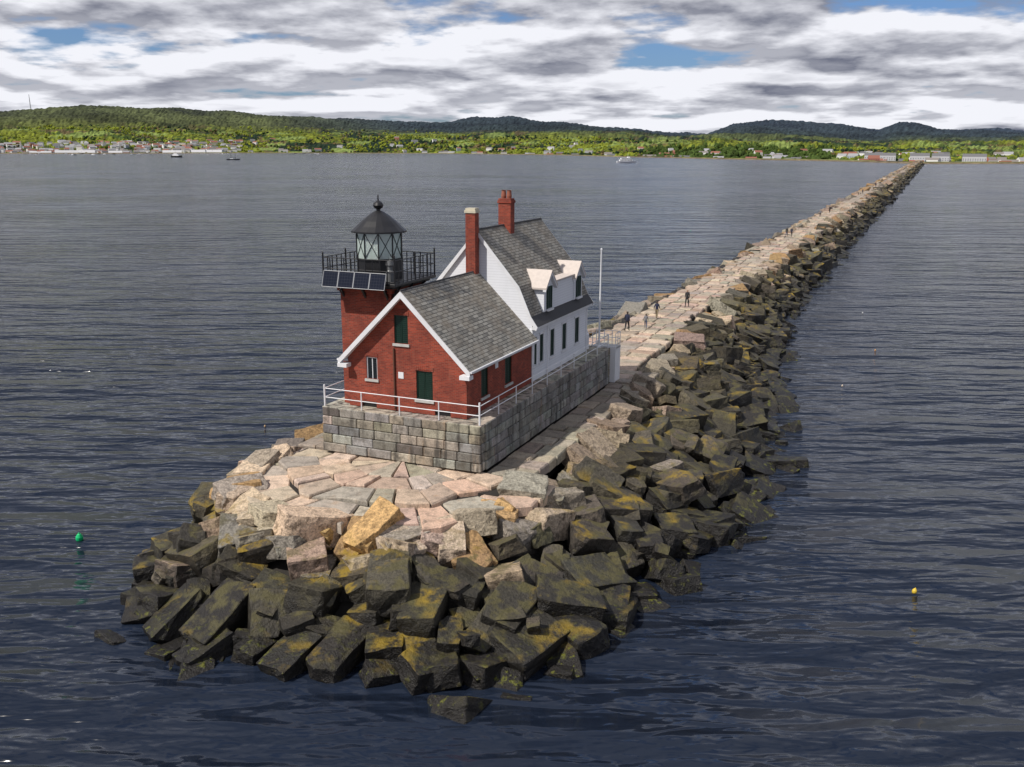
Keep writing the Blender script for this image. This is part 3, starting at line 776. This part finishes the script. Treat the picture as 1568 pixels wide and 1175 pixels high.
for k in range(26):
    px=random.uniform(-40,520); az=az_of(px); r=Rs(az)-random.uniform(40,700)
    mb=MB(); e_=empty('moored_sailboat',(r*math.sin(az),r*math.cos(az),0),random.uniform(0,6)); hull(mb,11,3.2,1.1,0); mb.box(-2,2,-.9,.9,1.1,1.9,0,ch=.1)
    if k%2: mb.tube((.5,0,1),(.5,0,14),.12,.07,n=5); mb.tube((.5,0,2.4),(-4,0,2.5),.1,n=5)
    mb.build('hull',[white if k%3 else blackm],e_)

def buoy(x,y,c,s=1.0,nm='lobster_buoy'):
    m=weathered('buoy_paint',c,.4); e_=empty(nm,(x,y,0))
    e_.rotation_euler=(.15,.1,0); mb=MB()
    mb.lathe([(0,-.1*s),(.13*s,-.05*s),(.17*s,.08*s),(.16*s,.2*s),(.08*s,.33*s),(.03*s,.36*s),(.02*s,.42*s),(0,.43*s)],0,0,14); mb.build('float',[m],e_)
buoy(-22.1,45.1,(.0,.5,.16),1.1); buoy(18.3,39.5,(.7,.5,.05),.65)
for x,y,c in ((-17.8,65.5,(.5,.35,.2)),(28.1,78.2,(.6,.5,.4)),(36.4,93,(.6,.3,.1)),(43.2,115.5,(.6,.6,.6)),(44,236.5,(0,.45,.2))):
    buoy(x,y,c,.45)

# ---------------------------------------------------------------- people
def person(s,t,head,cols,h=1.75,ph=1,seed=0):
    k=h/1.75; e_=empty('walking_person',(*w2(t,s),DECK+.02),-TH+head); e_.scale=(k,k,k)
    P={};E=[]
    def v(n,co,r,par=None):
        P[n]=(len(P),co,r)
        if par: E.append((P[par][0],P[n][0]))
    v('pel',(0,0,.95),.14); v('sp',(0,0,1.12),.125,'pel'); v('ch',(0,.0,1.34),.15,'sp'); v('nk',(0,0,1.48),.06,'ch'); v('hb',(0,.02,1.56),.075,'nk'); v('hd',(0,.02,1.65),.1,'hb'); v('ht',(0,.01,1.71),.075,'hd')
    for sx,q in ((1,ph),(-1,-ph)):
        n='L' if sx>0 else 'R'
        v('sh'+n,(sx*.17,0,1.40),.065,'ch'); v('el'+n,(sx*.23,-.05-.10*q,1.13),.048,'sh'+n); v('wr'+n,(sx*.25,.10-.18*q,.92),.032,'el'+n); v('ha'+n,(sx*.25,.13-.2*q,.85),.03,'wr'+n)
        v('hi'+n,(sx*.09,0,.88),.10,'pel')
        v('kn'+n,(sx*.10,.06+.14*q,.5),.065,'hi'+n); v('an'+n,(sx*.10,-.02+.26*q,.09+(.06 if q<0 else 0)),.042,'kn'+n)
        v('to'+n,(sx*.11,.15+.28*q,.045),.04,'an'+n)
    me=bpy.data.meshes.new('skel'); me.from_pydata([p[1] for p in P.values()],E,[])
    ob=bpy.data.objects.new('skel',me); sc.collection.objects.link(ob)
    md=ob.modifiers.new('s','SKIN')
    for i,p in enumerate(P.values()): me.skin_vertices[0].data[i].radius=(p[2],p[2])
    me.skin_vertices[0].data[0].use_root=True
    ob.modifiers.new('sub','SUBSURF').levels=1
    dg=bpy.context.evaluated_depsgraph_get(); m2=bpy.data.meshes.new_from_object(ob.evaluated_get(dg)); bpy.data.objects.remove(ob)
    m2.name='body'
    for m in cols: m2.materials.append(m)
    for pl in m2.polygons:
        c=pl.center
        if c.z>1.50: pl.material_index=3 if (c.z>1.68 or c.y<-.01) else 2
        elif abs(c.x)>.2 and c.z<.93: pl.material_index=2
        elif c.z>.93 or abs(c.x)>.215: pl.material_index=0
        elif c.z>.1: pl.material_index=1
        else: pl.material_index=3
        pl.use_smooth=True
    o=bpy.data.objects.new('body',m2); sc.collection.objects.link(o); o.parent=e_
    mb=MB()
    for sx,q in ((1,ph),(-1,-ph)):
        hx,hy,hz=sx*.25,.13-.2*q,.85
        for f in range(4): mb.tube((hx,hy-.025+f*.017,hz-.01),(hx-sx*.012,hy-.02+f*.018,hz-.075-(.012 if f in(1,2) else 0)),.009,.006,5)
        mb.tube((hx,hy+.02,hz+.03),(hx-sx*.005,hy+.06,hz-.02),.01,.007,5)
    mb.tube((0,.115,1.655),(0,.135,1.63),.008,.014,6)
    for sx in (-1,1): mb.tube((sx*.095,.02,1.65),(sx*.11,.015,1.64),.022,.012,6); mb.tube((sx*.035,.108,1.665),(sx*.035,.113,1.665),.01,.008,6,mi=1)
    mb.tube((-.022,.112,1.60),(.022,.112,1.60),.005,n=5,mi=1)
    mb.build('face_and_fingers',[cols[2],cols[3]],e_)
skin=weathered('skin',(.5,.3,.2),.6,.1); hair=weathered('dark_hair',(.03,.02,.015),.7)
def cl(n,c): return weathered(n,c,.85,.2,8)
nv=cl('navy_jacket',(.015,.02,.05));bk=cl('black_trousers',(.02,.02,.022));bl=cl('blue_jeans',(.05,.07,.13));rd=cl('dark_red_shirt',(.2,.03,.03));gy=cl('gray_jacket',(.18,.18,.2));tn=cl('tan_trousers',(.25,.2,.13))
person(39,-4.3,0,[nv,bk,skin,hair],1.8,1); person(41.1,-3.2,.2,[gy,bl,skin,hair],1.35,-1)
person(46.3,-3.6,0,[nv,tn,skin,hair],1.72,-1); person(54.3,-2.6,3.1,[bk,bk,skin,hair],1.8,1)
person(141,-4.6,0,[bk,bl,skin,hair],1.75,1); person(141.5,-3.8,0,[nv,bk,skin,hair],1.68,-1)
person(200,-4.8,3.1,[gy,bk,skin,hair],1.75,1); person(216,-4.2,0,[bk,bk,skin,hair],1.75,-1)
person(335,-4,0,[nv,bk,skin,hair],1.75,1); person(410,-3.5,0,[bk,bl,skin,hair],1.75,-1); person(425,-4.2,0,[rd,bk,skin,hair],1.7,1)

# ---------------------------------------------------------------- world
w=bpy.data.worlds.new('World'); sc.world=w; w.use_nodes=True; nt=w.node_tree; nt.nodes.clear()
class WN(Mt):
    def __init__(s,nt): s.nt=nt
W=WN(nt)
sun_dir=Vector((-.72,-.42,1.0)).normalized()
el=math.asin(sun_dir.z); azs=math.atan2(sun_dir.x,sun_dir.y)
sky=W.n('ShaderNodeTexSky',sky_type='NISHITA',sun_disc=False,sun_elevation=el,sun_rotation=azs)
STR=.1
d=W.n('ShaderNodeTexCoord').outputs['Generated']; x,y,z=W.sep(d)[:3]
def cloudv(dz,xs,zs):
    zz=W.math('ADD',W.math('MAXIMUM',W.math('ADD',z,dz),0.0),.055)
    ri=W.math('POWER',zz,-.5)
    return W.comb(W.math('MULTIPLY',W.math('MULTIPLY',x,ri),xs),W.math('MULTIPLY',W.math('MULTIPLY',y,ri),xs),W.math('MULTIPLY',W.math('LOGARITHM',zz,2.718),zs))
def cn(v,scale,detail,rough): return W.n('ShaderNodeTexNoise',{'Vector':v,'Scale':scale,'Detail':detail,'Roughness':rough,'Distortion':.0}).outputs['Fac']
XS,ZS=1.35,1.35
v0=cloudv(0,XS,ZS)
a=cn(v0,1.8,7,.52); b=cn(cloudv(.012,XS,ZS),1.8,7,.52); big=cn(v0,.7,2,.5)
den=W.math('ADD',a,W.math('MULTIPLY',W.math('SUBTRACT',big,.5),.7))
cover=W.ramp(den,.32,.39)
grad=W.ramp(W.math('SUBTRACT',a,b),-.075,.09)
thick=W.ramp(den,.42,.72)
high=W.ramp(z,.095,.135)
lit=W.math('MULTIPLY',grad,1.05)
lit=W.math('SUBTRACT',lit,W.math('MULTIPLY',thick,.85))
lit=W.math('ADD',lit,W.math('MULTIPLY',W.ramp(z,.08,.02),.14))
lit=W.math('SUBTRACT',lit,W.math('MULTIPLY',high,.30))
lit=W.ramp(lit,-.72,.62)
lit=W.math('POWER',lit,1.25)
cc=W.mix(lit,(.040,.054,.115),(.90,.91,.97))
cl10=W.mix(1.0,cc,(10,10,10),'MULTIPLY')
skyc=W.mix(1.0,sky.outputs[0],(.50,.68,1.02),'MULTIPLY')
fin=W.mix(cover,skyc,cl10)
bg=W.n('ShaderNodeBackground',{'Color':fin,'Strength':STR}); out=W.n('ShaderNodeOutputWorld'); nt.links.new(bg.outputs[0],out.inputs[0])
sl_=bpy.data.lights.new('sun','SUN'); sl_.energy=4.4; sl_.angle=R(1.0); sl_.color=(1,.94,.86)
so=bpy.data.objects.new('sun',sl_); sc.collection.objects.link(so); so.rotation_euler=sun_dir.to_track_quat('Z','Y').to_euler(); so.location=(-30,0,60)

cam=bpy.data.cameras.new('camera'); co=bpy.data.objects.new('camera',cam); sc.collection.objects.link(co)
cam.sensor_width=36; cam.lens=36*1450/1568; cam.clip_end=60000; cam.clip_start=.5
co.location=(0,0,19.5)
co.rotation_euler=(Matrix.Rotation(R(76.1),3,'X')@Matrix.Rotation(R(.2),3,'Z')).to_euler()
sc.camera=co
sc.view_settings.view_transform='Standard'; sc.view_settings.look='None'; sc.view_settings.exposure=0
